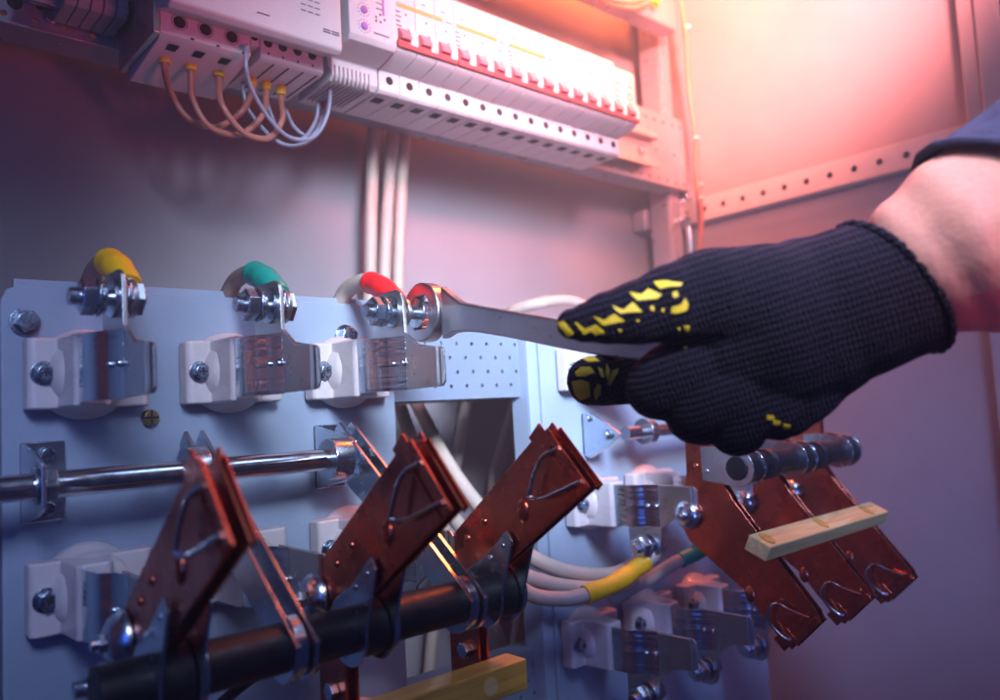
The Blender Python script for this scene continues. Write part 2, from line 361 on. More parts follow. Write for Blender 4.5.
# ------------------------------------------------------------------ insulated terminal (one of each kind, then copied)
G_TERM = 'porcelain terminals with steel jaws on the panels'
def terminal(loc, flip, label, bolt=True, name='porcelain_terminal'):
    t = thing(name, (0, 0, 0), label, 'terminal', G_TERM)
    m = MB(); h = .0165
    m.xy([(-.0065, -.0015), (-.0065, -.0115), (-.0040, -.0133), (.0058, -.0133), (.0072, -.0350), (.0095, -.0375), (.020, -.0375), (.0225, -.035), (.0275, -.0135), (.0440, -.0133), (.0465, -.011), (.0465, -.0015)], -h, h)
    m.build('insulator', 'ceramic', t, .0014, 3)
    m = MB(); m.lathe((.0195, -.0002, 0), (0, -1, 0), [(0, .0218), (.005, .0218), (.0075, .0195), (.012, .018), (.020, .0165), (.024, .012), (.0245, .001)], n=40)
    m.build('base_disc', 'ceramic', t, ang=50)
    m = MB(); m.lathe((0, -.0131, 0), (0, -1, 0), [(0, .0056), (.0012, .0056), (.0013, .0044)]); hexbolt(m, (0, -.0143, 0), (0, -1, 0), .0044, .0036, .4)
    s = m.build('screw', 'steeldk', t, .0003)
    m = MB(); m.box(-.0018, .0018, -.0185, -.0183, -.0004, .0004); m.box(-.0004, .0004, -.0186, -.0184, -.0018, .0018); m.build('screw_cross', 'dark', s)
    # sprung steel band: bulging strip, then flat, riveted on the jaw
    out = [(.0085, -.0385), (.0082, -.045), (.0092, -.0515), (.0112, -.0565), (.0135, -.0595), (.0148, -.0612), (.0178, -.0712)]
    inn = [(x + .0012, y + .0006) for x, y in out]
    m = MB(); m.xy(out + inn[::-1], -.0148, .0148); m.build('spring_band', 'band', t, .0002, ang=40)
    m = MB()
    for yy, xx in ((-.0632, .0153), (-.0695, .0173)): m.ball((xx - .0006, yy, 0), .0017, (1, 1, 1), n=12)
    m.build('rivet', 'zinc', t)
    # terminal plate: upright lug and jaw flange in one sheet
    f = -1 if flip else 1
    P = [(-.042, .0140), (-.042, .034), (-.044, .0385), (-.048, .041), (-.064, .041), (-.0685, .0385), (-.0705, .034), (-.0710, .0165), (-.084, .0075), (-.0985, .0060), (-.0985, -.0145), (-.0712, -.0145), (-.0712, .0140)]
    if flip: P = [(y, -z) for y, z in P]
    m = MB(); m.yz(P, .0178, .0198); m.build('terminal_plate', 'tin', t, .0003)
    m = MB(); m.yz([(y, -z if flip else z) for y, z in [(-.055, -.0142), (-.099, -.0142), (-.1015, -.012), (-.1015, .0045), (-.099, .006), (-.055, .0135)]], .0202, .0214)
    m.build('jaw', 'tin', t, .0003)
    if bolt:
        z = .029 * f; y = -.0600
        m = MB(); m.cyl((.0000, y, z), (.030, y, z), .0036, n=20)
        for k in range(9): m.lathe((.0004 + k * .0009, y, z), (1, 0, 0), [(0, .0036), (.0003, .0040), (.0006, .0036)], n=20)
        m.build('threaded_shank', 'zinc', t)
        m = MB(); hexbolt(m, (.0098, y, z), (-1, 0, 0), .0080, .0055, .35); m.build('nut', 'zinc', t, .0004)
        m = MB(); m.lathe((.0100, y, z), (1, 0, 0), [(0, .0086), (.0013, .0086)]); m.lathe((.0118, y, z), (1, 0, 0), [(0, .0072), (.0018, .0072)]); m.lathe((.0160, y, z), (1, 0, 0), [(0, .0088), (.0018, .0088)]); m.build('washer', 'zinc', t, .0003)
        m = MB(); m.lathe((.0210, y, z), (1, 0, 0), [(0, .0085), (.0014, .0085)]); hexbolt(m, (.0226, y, z), (1, 0, 0), .0082, .0058, .15); m.build('bolt_head', 'zinc', t, .0004)
    t.location = Vector(loc)
    return t
ZT = .0285
xs = (.0825, .154, .2255)
t1 = terminal((xs[0], .42, ZT), False, 'porcelain terminal with a bolted yellow sleeved cable, nearest the left panel bolt')
def tcopy(src, loc, label, rx=None):
    c = copy_tree(src); c.location = loc; c['label'] = label; return c
tcopy(t1, (xs[1], .42, ZT), 'porcelain terminal in the top row with the green sleeved cable bolted on')
t3 = tcopy(t1, (xs[2], .42, ZT), 'porcelain terminal in the top row whose red sleeved cable bolt the wrench turns')
for ch in t3.children:
    if ch.name.startswith('bolt_head') or ch.name.startswith('threaded'): ch.location.x += .0125 if ch.name.startswith('bolt') else .0
m = MB(); m.cyl((xs[2] + .022, .36, ZT + .029), (xs[2] + .034, .36, ZT + .029), .0036); m.build('threaded_shank', 'zinc', t3)
tcopy(t1, (.437, .42, ZT), 'porcelain terminal largely hidden behind the gloved fingers')
tf = terminal((xs[0], .42, -.0735), True, 'shaded porcelain terminal low on the left, beside the leftmost copper blade')
tcopy(tf, (xs[1], .42, -.0735), 'porcelain terminal showing between the left and middle copper blades')
tcopy(tf, (xs[2], .42, -.0735), 'porcelain terminal partly hidden just left of the middle copper blade')
tcopy(tf, (.437, .42, -.0735), 'porcelain terminal above the yellow sleeved cable, nearest the right plate edge')
tcopy(tf, (.508, .42, -.0735), 'porcelain terminal half hidden behind the first copper arm under the glove')
tcopy(tf, (.4245, .42, -.173), 'porcelain terminal at the bottom right below the yellow sleeve, nearest the panel edge')
tcopy(tf, (.4945, .42, -.173), 'second porcelain terminal from the left in the bottom right row')
tcopy(tf, (.5655, .42, -.173), 'farthest porcelain terminal of the bottom right row, behind the pale bar switch arms')
tcopy(tf, (xs[1], .42, -.186), 'top edge of a porcelain terminal under the left half of the black tube')
tcopy(tf, (xs[2], .42, -.186), 'top edge of a porcelain terminal behind the yellow wooden bar')

# sleeved cables on the top row
def lugcable(x, zc, smat, cmat, word, dx=0):
    t = thing('power_cable', (x, .36, zc), word, 'cable', 'sleeved cables bolted to the terminals')
    y0 = .3600
    X = x + .0245 + dx
    m = MB(); P = [(y0 + .0085 * math.cos(a), zc + .0085 * math.sin(a)) for a in [i * PI / 8 + .3 for i in range(16)]]
    m.yz(P, X - .0010, X + .0012); m.box(X - .0010, X + .0012, y0, y0 + .016, zc + .001, zc + .0095) ; m.build('cable_lug', 'tin', t, .0004)
    path = [(X, y0 + .006, zc + .0065), (X, y0 + .014, zc + .0140), (X, y0 + .027, zc + .0205), (X, y0 + .042, zc + .0235), (X, y0 + .062, zc + .0190), (X - .002, y0 + .076, zc - .004), (X, y0 + .080, zc - .05), (X, y0 + .080, zc - .10)]
    m = MB(); m.tube(path, .0052 if cmat == 'wirebeige' else .0046, n=16); m.build('sheath', cmat, t)
    m = MB(); m.tube([path[0], path[1], path[2], (X, y0 + .033, zc + .0222)], .0066, n=18, rf=lambda q: 1 + .04 * math.sin(q * 17)); m.build('colour_sleeve', smat, t, .0004)
lugcable(xs[0], .0575, 'slyellow', 'wirebrown', 'cable with a yellow sleeve bolted to the leftmost terminal')
lugcable(xs[1], .0575, 'slgreen', 'wirebrown', 'cable with a green sleeve bolted to the middle top terminal')
lugcable(xs[2], .0575, 'slred', 'wirebeige', 'cable with a red sleeve bolted to the terminal at the wrench')

# ------------------------------------------------------------------ control rod with clamps
rod = thing('control_rod', (.15, .385, -.021), 'round polished steel rod held by brackets across the left panel', 'rod')
ZR = -.0213; YR = .385
MB().cyl((-.05, YR, ZR), (.230, YR, ZR), .0058, n=28).build('shaft', 'chrome', rod, .0006)
def clampbase(x, par):
    m = MB(); m.box(x - .0015, x + .017, .4172, .4196, ZR - .0185, ZR + .0185); m.yz([(.4195, ZR - .0185), (.4195, ZR + .0185), (.388, ZR + .0135), (.3765, ZR + .009), (.3755, ZR - .009), (.388, ZR - .0135)], x - .0015, x + .0006)
    b = m.build('bracket', 'zinc', par, .0006)
    m = MB()
    for s in (-1, 1): hexbolt(m, (x + .009, .4170, ZR + s * .0125), (0, -1, 0), .0036, .003, .2)
    m.build('bracket_screw', 'steeldk', b, .0003)
    m = MB(); m.lathe((x - .0030, YR, ZR), (1, 0, 0), [(0, .0082), (.0013, .0082)]); m.lathe((x + .0010, YR, ZR), (1, 0, 0), [(0, .0078), (.0045, .0078), (.005, .0066)], n=6); m.build('collar', 'zinc', b, .0004)
clampbase(.0765, rod)
clampbase(.226, rod)
for x in (.137,):
    m = MB(); m.yz(circ(YR, ZR, .0125, 0, 330, 22), x, x + .010); m.build('clamp_ring', 'zinc', rod, .0008)
m = MB(); m.yz(circ(YR, ZR, .0115, 0, 330, 22), .2135, .2255); m.build('clamp_ring', 'zinc', rod, .0008)

# ------------------------------------------------------------------ changeover switches: copper arms on a black tube
def blade_set(par, x, flip):
    "one copper arm: pivot, long contact arm towards the viewer, short arm; flip is the switch with hanging arms"
    if not flip:
        P = [(.336, -.0735), (.2545, -.0115), (.2480, -.0095), (.2250, -.0345), (.2735, -.0670), (.3020, -.0840), (.3040, -.0960), (.3040, -.148), (.3265, -.148), (.3265, -.094), (.3375, -.084)]
        T0, T1, NO = (.2480, -.0095), (.2250, -.0345), (-.735, .678)
        bump = [(.2666, -.0461), (.2947, -.053), (.3080, -.0620)]; sp = [(.2405, -.0175), (.2500, -.0225), (.2570, -.0370), (.2550, -.0395), (.2480, -.0388), (.2285, -.0315)]
        piv = (.3265, -.0785); cy, cz = .2965, -.0880
    else:
        P = [(.3245, .012), (.2970, .012), (.2990, -.050), (.2965, -.059), (.2910, -.0675), (.2395, -.1315), (.2378, -.1365), (.2585, -.1565), (.2640, -.1540), (.2870, -.1260), (.3280, -.0965), (.3345, -.0850), (.3350, -.0760), (.3265, -.050)]
        T0, T1, NO = (.2585, -.1560), (.2385, -.1362), (-.70, -.71)
        bump = [(.2840, -.1270), (.318, -.020), (.318, -.045)]; sp = [(.2440, -.1352), (.2560, -.1318), (.2640, -.1290), (.2695, -.1345), (.2690, -.1420), (.2610, -.1495), (.2570, -.1505)]
        piv = (.3265, -.0785); cy, cz = .2850, -.0460
    m = MB(); m.yz(P, x - .0036, x - .0022); arm = m.build('blade_arm', 'copper', par, .0003)
    m = MB(); m.yz([(y + .0006, z) for y, z in P], x + .0022, x + .0036); m.build('blade_arm', 'copper', par, .0003)
    # contact block at the tip: turned lips
    e = Vector(T0); g = Vector(T1); u_ = (g - e).normalized(); n_ = Vector(NO)
    def quad(a, b, d0, d1): return [tuple(e + u_ * a + n_ * d0), tuple(e + u_ * b + n_ * d0), tuple(e + u_ * b + n_ * d1), tuple(e + u_ * a + n_ * d1)]
    Lg = (g - e).length
    m = MB()
    m.yz(quad(-.0050, .0075, -.0010, -.0105), x - .0048, x - .0037); m.yz(quad(-.0050, .0075, -.0010, -.0105), x + .0037, x + .0048)
    m.yz(quad(0, Lg, -.0030, .0012), x - .0046, x - .0037); m.yz(quad(.001, Lg - .001, -.0075, -.0060), x - .0044, x - .0037); m.yz(quad(0, Lg, -.0030, .0012), x + .0037, x + .0046)
    m.build('contact_tip', 'copper', arm, .0003)
    a = bump[0]; m = MB(); m.ball((x - .0036, a[0], a[1]), .0046, (.42, .8, 1.2), n=16); m.build('dimple', 'copper', arm)
    for q in bump[1:]: m = MB(); m.ball((x - .0036, q[0], q[1]), .0020, (.7, 1, 1), n=12); m.build('rivet', 'copper', arm)
    n_s = len(sp); X = [x - .0052 - .0030 * math.sin(PI * i / (n_s - 1)) for i in range(n_s)]
    m = MB(); m.tube([(X[i], *sp[i]) for i in range(n_s)], .0009, n=10); m.build('wire_spring', 'chrome', arm)
    # pivot bolt with domed washer
    py, pz = piv
    m = MB()
    m.lathe((x - .0042, py, pz), (-1, 0, 0), [(0, .0112 if not flip else .0100), (.0012, .0112 if not flip else .0102), (.0030, .0098), (.0052, .0082), (.0068, .0056), (.0070, .003)], n=32)
    arm2 = m.build('pivot_washer', 'zinc', par, ang=50)
    m = MB(); hexbolt(m, (x - .0099, py, pz), (-1, 0, 0), .0040, .0035, .2); m.cyl((x - .013, py, pz), (x - .016, py, pz), .0022, n=14); m.build('pivot_bolt', 'zinc', par, .0003)
    # steel saddle plates that grip the black tube
    kk = .84 if flip else 1
    for dx in (-.0062, .0080):
        if flip: Q = [(.3120, -.0320), (.3120, -.0545), (.2960, -.0615)] + circ(cy, cz, .0145, -95, 95, 22)[::-1] if 0 else [(.3120, -.0545), (.3120, -.0320), (.2960, -.0315)] + circ(cy, cz, .0122, 80, 280, 22)
        else: Q = [(.2925, -.0690), (.2760, -.0555), (.2725, -.0600)] + circ(cy, cz, .0148, 172, 415, 24)
        m = MB(); m.yz(Q, x + dx, x + dx + .0013); s = m.build('saddle_plate', 'zinc', par, .0003)
        m = MB()
        if not flip:
            for q in ((.2885, -.0690), (.2790, -.0625)): m.ball((x + dx, *q), .0014, (.6, 1, 1), n=8)
        else:
            m.ball((x + dx, .3080, -.0480), .0014, (.6, 1, 1), n=8)
        m.build('rivet', 'zinc', s)
    m = MB(); m.lathe((x + .0095, cy, cz), (1, 0, 0), [(0, .0120 * kk), (.0006, .0134 * kk), (.0022, .0134 * kk), (.0030, .0115 * kk)], n=32); m.build('spacer_ring', 'zinc', par, ang=50)
    m = MB(); m.cyl((x - .0045, cy, cz), (x + .0078, cy, cz), .0122 * kk, n=32); m.build('rubber_spacer', 'black', par, .0012)
    return cy, cz
sw = thing('knife_switch', (.17, .30, -.1), 'left copper knife switch with its arms raised on a long black tube', 'switch', 'copper knife switches')
for x in (.0965, .177, .2505): cy, cz = blade_set(sw, x, False)
MB().cyl((.074, cy, cz), (.2605, cy, cz), .0096, n=36).build('black_tube', 'black', sw, .0008)
# drive links between rod clamps and tube
for x in (.1405, .2265):
    for d in (0, .0080):
        Q = [(.401, -.0085), (.394, -.0015), (.2815, -.0850)] + circ(cy, cz, .0138, 180, 385, 20) + [(.3860, -.0370)]
        m = MB(); m.yz(Q, x + d, x + d + .0021); l = m.build('drive_link', 'zinc', sw, .0003)
        m = MB(); m.ball((x + d, .3905, -.0135), .0024, (.5, 1, 1), n=10); m.build('link_rivet', 'zinc', l)
    m = MB(); m.lathe((x + .0018, cy, cz), (1, 0, 0), [(0, .0125), (.0045, .0125)], n=28); m.build('link_spacer', 'zinc', sw, .0003)
m = MB(); m.box(.125, .264, .2885, .3030, -.1350, -.1205); bar = m.build('wooden_bar', 'wood', sw, .0008, 3)
for x in (.2405, .170): m = MB(); m.lathe((x, .2884, -.1275), (0, -1, 0), [(0, .0042), (.0002, .0042)]); m.build('bar_hole', 'woodpale', bar)
for x in (.2405, .170): m = MB(); m.lathe((x - .0005, .2881, -.1278), (0, -1, 0), [(0, .0030), (.0002, .0030)]); m.build('hole_shadow', 'ceramic', bar) if 0 else None
for x in (.2505, .177):
    m = MB(); m.lathe((x - .0037, .3130, -.1165), (-1, 0, 0), [(0, .0040), (.0035, .0040)], n=6); m.build('bar_bolt', 'zinc', sw, .0004)

sr = thing('knife_switch', (.53, .30, -.05), 'right copper knife switch with its arms hanging below the gloved fingers', 'switch', 'copper knife switches')
for x in (.462, .533, .604): cy, cz = blade_set(sr, x, True)
MB().cyl((.4545, cy, cz), (.622, cy, cz), .0080, n=36).build('black_tube', 'black', sr, .0008)
for x in (.4935, .565):
    m = MB()
    m.lathe((x - .007, cy, cz), (1, 0, 0), [(0, .0104), (.0018, .0104), (.0050, .0090), (.007, .0104), (.009, .0104)], n=28)
    m.build('tube_collar', 'black', sr, .0004)
# pale wooden bar across the three long arms
a = [(.2725, -.0855), (.2585, -.0925), (.2630, -.1020), (.2775, -.0955)]
m = MB(); m.yz(a, .4440, .6180); bar = m.build('wooden_bar', 'woodpale', sr, .0012, 3)
m = MB()
for x in (.462, .533, .604):
    m.prism([(x - .010 + .004 * math.cos(t), .2651 + .0052 * math.sin(t), -.0892 + .0026 * math.sin(t) + .0003) for t in [i * PI / 8 for i in range(16)]], (0, -.0002, .0004))
m.build('bar_slot', 'wood', bar)
# right control rod stub with bracket
rr = thing('control_rod', (.49, .385, -.022), 'short polished rod in a triangular bracket, poking out under the gloved fingertip', 'rod')
MB().cyl((.470, .388, -.0225), (.66, .388, -.0225), .0052, n=24).build('shaft', 'chrome', rr)
m = MB(); m.yz([(.4195, -.0385), (.4195, -.0055), (.412, -.0045), (.392, -.0150), (.3805, -.0225), (.392, -.0310), (.412, -.0405)], .4560, .4580); m.box(.4560, .466, .4172, .4196, -.0385, -.0055)
b = m.build('bracket', 'zinc', rr, .0006)
m = MB(); hexbolt(m, (.4556, .394, -.0225), (-1, 0, 0), .0046, .0035); m.build('bracket_bolt', 'zinc', b, .0003)
m = MB(); m.yz(circ(.388, -.0225, .0105, 0, 330, 20), .492, .500); m.build('clamp_ring', 'zinc', rr, .0006)
m = MB(); hexbolt(m, (.4555, .412, -.010), (-1, 0, 0), .003, .002); m.build('bracket_screw', 'zinc', b, .0003)

# ------------------------------------------------------------------ cables
GC = 'beige cables inside the cabinet'
def cable(pts, r, label, m_='wirebeige', group=GC, name='cable', n=12):
    mb = MB(); mb.tube(pts, r, n=n); return tag(mb.build(name, m_, None), label, 'cable', group)
for i, (a, b, l) in enumerate(((373, 370, 'leftmost'), (392, 384, 'middle'), (404, 398, 'rightmost'))):
    Y = .565
    cable([at(a + 6, 85, Y), at(a + 1, 135, Y), at((a + b) / 2, 200, Y), at(b, 290, Y), at(b - 2, 400, Y)], .0055, 'beige cable hanging straight down the back wall under the device rail, %s of three' % l)
cable([at(412, 395, .56), at(425, 420, .53), at(446, 460, .49), at(474, 500, .46), at(515, 545, .42), at(560, 570, .398), at(610, 575, .395), at(645, 560, .40)], .0056, 'thick beige cable sweeping down the gap to the right, in front of the others')
cable([at(398, 400, .54), at(412, 440, .52), at(428, 475, .49), at(455, 520, .46), at(500, 562, .415), at(550, 584, .392), at(610, 588, .385), at(650, 575, .395)], .0054, 'beige cable curving behind the tip of the middle copper blade')
cable([at(470, 385, .57), at(462, 430, .57), at(455, 470, .57), at(440, 560, .57), at(425, 720, .57)], .0052, 'shaded beige cable hanging at the back of the gap')
cable([at(520, 390, .57), at(505, 440, .56), at(494, 500, .56), at(520, 600, .56), at(500, 720, .56)], .0058, 'beige cable hanging close to the edge of the right panel')
cable([at(380, 395, .56), at(405, 480, .53), at(452, 560, .52), at(500, 640, .53), at(505, 720, .53)], .0050, 'beige cable passing behind the black tube into the lower gap')
cable([at(548, 300, .53), at(510, 312, .53), at(535, 304, .50), at(575, 302, .49), at(620, 330, .48)], .0050, 'beige cable arching behind the wrench handle')
# yellow sleeved power cable on the right panel
yc = thing('power_cable', (.43, .37, -.12), 'thick beige cable with a long yellow sleeve bolted under the right panel terminal', 'cable')
pts = [at(500, 570, .40), at(530, 594, .385), at(560, 599, .375), at(585, 595, .368), at(615, 583, .363), at(640, 566, .360), at(655, 554, .358)]
m = MB(); m.tube(pts, .0050, n=16); m.build('sheath', 'wirebeige', yc)
m = MB(); m.tube(pts[3:6] + [at(646, 561, .359)], .0064, n=18, rf=lambda q: 1 + .05 * math.sin(q * 19)); m.build('colour_sleeve', 'slyellow', yc, .0003)
gc = thing('power_cable', (.51, .36, -.12), 'dark green sleeved cable end bolted just behind the right switch arm', 'cable')
pts = [at(730, 530, .36), at(700, 550, .36), at(680, 560, .365), at(655, 575, .38), at(610, 600, .40)]
m = MB(); m.tube(pts, .0050, n=14); m.build('sheath', 'wirebeige', gc)
m = MB(); m.tube(pts[:3], .0062, n=14); m.build('colour_sleeve', 'slgreen', gc)
cable([at(205, 720, .40), at(225, 700, .39), at(255, 676, .38), at(285, 662, .38), at(315, 668, .39)], .0028, 'thin black wire looping below the black tube at the bottom', 'black', None, 'wire')

# ------------------------------------------------------------------ device rail
rail = thing('mounting_plate', (.3, .53, .25), 'long perforated galvanised plate carrying all the modular devices', 'mounting plate')
x0 = -.30; x1 = .790; nx = 66; us = [(x1 - x0) * i / nx for i in range(nx + 1)]
vs = [0, .013, .030, .050, .066, .0865]; H = {}
for i in range(nx):
    for j, rr_ in ((0, .0019), (2, .0022), (4, .0019)):
        if j == 2 and i % 2: continue
        H[(i, j)] = ((us[i] + us[i+1]) / 2, (vs[j] + vs[j+1]) / 2, rr_)
MB().sheet((x0, .530, .2485), (1, 0, 0), (0, 0, 1), (0, .0016, 0), us, vs, H).build('perforated_face', 'plate', rail, smooth=False)
m = MB(); m.box(x0, x1, .5317, .556, .2485, .2501); m.box(x0, x1, .5317, .556, .3334, .3350); m.box(x0, x1, .5285, .5298, .2485, .2500); m.build('flange', 'plate', rail, .0004)
for x, z, r in ((.094, .2632, .0042), (.1075, .2645, .0022), (.0935 - .035, .2632, .0042), (.127, .2665, .0036)): m = MB(); m.cyl((x, .5296, z), (x, .5299, z), r); m.build('round_hole', 'dark', rail)  # flat dark discs carry the shade of holes
dr = thing('din_rail', (.66, .515, .26), 'bare end of the hat section rail beyond the breakers', 'rail')
m = MB(); m.xz([(.10, .262), (.712, .262), (.712, .2955), (.10, .2955)], .522, .5235); m.box(.10, .712, .5130, .5215, .2640, .2655); m.box(.10, .712, .5130, .5215, .2920, .2935)
m.box(.10, .712, .5115, .5127, .2585, .2650); m.box(.10, .712, .5115, .5127, .2925, .2990); m.build('hat_section', 'plasticdk', dr, .0004)
m = MB(); m.lathe((.690, .5218, .279), (0, -1, 0), [(0, .005), (.002, .005), (.003, .003)]); m.build('rail_screw', 'zinc', dr)

# modular circuit breakers
G_B1 = 'single pole breakers in the device row'; G_B3 = 'three pole breakers in the device row'
PITCH = .0179; XB = .3085
def breaker(x, poles, label):
    t = thing('circuit_breaker', (x, .51, .27), label, 'circuit breaker', G_B3 if poles > 1 else G_B1)
    w = poles * PITCH
    prof = [(.510, .2335), (.4625, .2335), (.4600, .2355), (.4600, .2500), (.4400, .2545), (.4370, .2570), (.4370, .3040), (.4400, .3075), (.4600, .3110), (.4600, .3260), (.510, .3270)]
    m = MB()
    for k in range(poles): m.yz(prof, x + k * PITCH + .0002, x + (k + 1) * PITCH - .0002)
    body = m.build('housing', 'plastic', t, .0006)
    m = MB()
    for k in range(poles):
        xc = x + (k + .5) * PITCH
        m.lathe((xc, .4600, .2437), (0, -1, 0), [(0, .0031), (.0002, .0031)], n=18)
        m.box(xc - .0058, xc + .0020, .470, .4785, .2330, .2334)
        m.box(xc - .0060, xc + .0050, .4595, .4598, .2505, .2512)
    m.build('screw_hole', 'dark', body)  # flat dark discs and bars, recess shade put into the colour
    # red strip under the toggles, lever with white nose
    m = MB(); m.box(x + .0004, x + w - .0004, .4338, .4369, .2578, .2628); m.build('red_strip', 'redplastic', t, .0006)
    for k in range(poles):
        xc = x + (k + .5) * PITCH
        m = MB(); m.yz([(.4369, .2630), (.4369, .2725), (.4345, .2715), (.4305, .2655), (.4310, .2630)], xc - .0072, xc + .0012); l = m.build('toggle', 'lever', t, .0005)
        m = MB(); m.yz([(.4369, .2632), (.4369, .2745), (.4348, .2735), (.4325, .2680), (.4328, .2600)], xc + .0016, xc + .0078); m.build('toggle_side', 'plastic', l, .0005)
    # printed face
    m = MB()
    if poles > 1:
        m.box(x + .002, x + w * .80, .4366, .4369, .2885, .2915); m.build('rating_stripe', 'orange', t)
        m = MB()
        for r_ in range(4): m.box(x + .001, x + .0055 - .001 * (r_ % 2), .4366, .4369, .2740 + .0034 * r_, .2749 + .0034 * r_)
        for k in range(poles):
            m.box(x + k * PITCH + .009, x + k * PITCH + .0104, .4366, .4369, .2835 - .001 * k, .2848 - .001 * k); m.box(x + k * PITCH + .006, x + k * PITCH + .0095, .4366, .4369, .2960, .2965)
        m.box(x + w * .84, x + w * .97, .4366, .4369, .2893, .2898)
        m.build('print_marks', 'ink', t)
    else:
        xc = x + .009
        for i in range(20):
            a0, a1 = 2*PI*i/20, 2*PI*(i+1)/20
            m.prism([(xc + r_*math.cos(a), .4369, .2815 + r_*math.sin(a)) for r_, a in ((.0034, a0), (.0034, a1), (.0029, a1), (.0029, a0))], (0, -.0002, 0))
        m.box(xc - .0025, xc + .0025, .4366, .4369, .2745, .2751); m.box(xc - .0035, xc + .0035, .4366, .4369, .2905, .2910); m.box(xc - .001, xc + .001, .4366, .4369, .2955, .2961)
        m.build('print_marks', 'ink', t)
    # release tabs under the housing
    for k in range(poles):
        xc = x + (k + .5) * PITCH
        m = MB(); m.xz([(xc - .0050, .2525)] + [(xc + .0050 * math.cos(a), .2475 + .0050 * math.sin(a)) for a in [PI + i * PI / 10 for i in range(11)]] + [(xc + .0050, .2525)], .5255, .5280); m.build('release_tab', 'plastic', t, .0005)
    return t
words3 = ('white three pole breaker next to the purple dial relay', 'white three pole breaker in the middle of the striped three', 'white three pole breaker next to the single pole breakers')
for i in range(3): breaker(XB + i * 3 * PITCH, 3, words3[i])
w1 = ('first single pole breaker right of the orange striped breakers', 'second single pole breaker right of the orange striped breakers', 'third single pole breaker right of the orange striped breakers',
      'fourth single pole breaker right of the orange striped breakers', 'single pole breaker second from the bare rail end', 'single pole breaker at the bare rail end of the row')
for i in range(6):
    b = breaker(XB + (9 + i) * PITCH, 1, w1[i])
cl = thing('end_clamp', (.60, .5, .25), 'small orange brass end clamp at the right end of the breakers', 'clamp')
m = MB(); xe = XB + 15 * PITCH; m.box(xe + .002, xe + .009, .470, .52, .246, .268); m.build('body', 'orange', cl, .001)
m = MB(); m.tube([(xe + .0055, .468, .268 - .0025 * i + (.0012 if i % 2 else 0)) if 1 else 0 for i in range(10)], .002, sub=2); m.build('clamp_screw', 'brass', cl)

# time relay with purple dials
tr = thing('time_relay', (.291, .5, .25), 'white relay with purple dials between the contactor and the breakers', 'relay')
x0, x1 = .2700, .3075
m = MB(); m.yz([(.510, .2335), (.4640, .2335), (.4600, .2370), (.4600, .2490), (.4370, .2535), (.4345, .2570), (.4345, .3240), (.4370, .3270), (.510, .327)], x0, x1); b = m.build('housing', 'plastic', tr, .0010)
m = MB()
for k in range(9): m.box(x0 + .002 + k * .0034, x0 + .0029 + k * .0034, .4590, .4995, .2325, .2440)
m.build('vent_rib', 'plasticdk', tr)
for z in (.2640, .2755, .2870):
    m = MB(); m.lathe((x0 + .0115, .4344, z), (0, -1, 0), [(0, .0026), (.0010, .0026), (.0013, .0020)], n=20); d = m.build('dial', 'purple', tr)
    m = MB()
    for i in range(12): a = 2 * PI * i / 12; m.box(x0 + .0115 + .0046 * math.cos(a) - .0003, x0 + .0115 + .0046 * math.cos(a) + .0003, .4340, .4344, z + .0046 * math.sin(a) - .0003, z + .0046 * math.sin(a) + .0003)
    m.build('dial_scale', 'purple', d)
m = MB()
for k in range(3): m.box(x0 + .0215, x0 + .0265, .4340, .4344, .2795 + k * .0040, .2800 + k * .0040)
for k in range(5): m.box(x0 + .0205 + (k % 3) * .0035, x0 + .0218 + (k % 3) * .0035, .4340, .4344, .2700 + (k // 2) * .0026, .2713 + (k // 2) * .0026)
for k in range(8): m.box(x0 + .0190 + k * .0016, x0 + .0200 + k * .0016, .4340, .4344, .2610, .2620)
m.build('print_marks', 'ink', tr)
m = MB(); m.box(x0 + .0265, x0 + .0280, .4339, .4344, .2760, .2990); m.build('dial_bar', 'purple', tr)

# contactor with large terminals
ct = thing('contactor', (.2, .5, .25), 'large white contactor with brown wires plugged into its underside', 'contactor')
x0, x1 = .1560, .2640
m = MB(); m.yz([(.515, .2480), (.470, .2510), (.4395, .2395), (.4345, .2420), (.4345, .3300), (.515, .330)], x0 - .003, x1); hood = m.build('hood', 'plastic', ct, .0015, 3)
m = MB(); m.yz([(.520, .2255), (.4640, .2320), (.4600, .2345), (.4600, .2520), (.520, .2560)], x0, .2120)
m.build('terminal_block', 'plastic', ct, .0008)
m = MB(); m.yz([(.515, .2345), (.4640, .2345), (.4600, .2365), (.4600, .2540), (.515, .2560)], .2185, x1)
m.box(.2122, .2183, .4605, .50, .2420, .2535); m.build('terminal_block', 'plastic', ct, .0008)
m = MB(); m.box(.1515, .1558, .4585, .526, .2325, .330); m.build('side_plate', 'tin', ct, .0008)
m = MB()
for x in (.1672, .1830, .1995):
    for i in range(24):
        a0, a1 = 2*PI*i/24, 2*PI*(i+1)/24
        m.prism([(x + r_*math.cos(a), .4599, .2432 + r_*math.sin(a)) for r_, a in ((.0049, a0), (.0049, a1), (.0044, a1), (.0044, a0))], (0, -.0004, 0))
    m.box(x - .0062, x + .0045, .4594, .4598, .2496, .2502)
m.build('terminal_outline', 'plasticdk', ct)
m = MB()
for x in (.1672, .1830, .1995): m.cyl((x, .4600, .2432), (x, .4596, .2432), .0036); m.box(x + .0065, x + .0085, .4594, .4598, .2343, .2353); m.box(x - .004, x + .002, .466, .480, .2308, .2312)
for x in (.2238, .2340, .2446, .2555): m.cyl((x, .4600, .2462), (x, .4596, .2462), .0030); m.box(x - .0006, x + .0006, .4595, .4598, .2382, .2396)
m.cyl((.2148, .4603, .2475), (.2148, .4599, .2475), .0022)
for x in (.229, .2394, .250, .260): m.box(x - .0004, x + .0004, .463, .508, .2340, .2344)
m.build('screw_recess', 'dark', ct)  # no real depth: recess shade is painted as flat dark marks
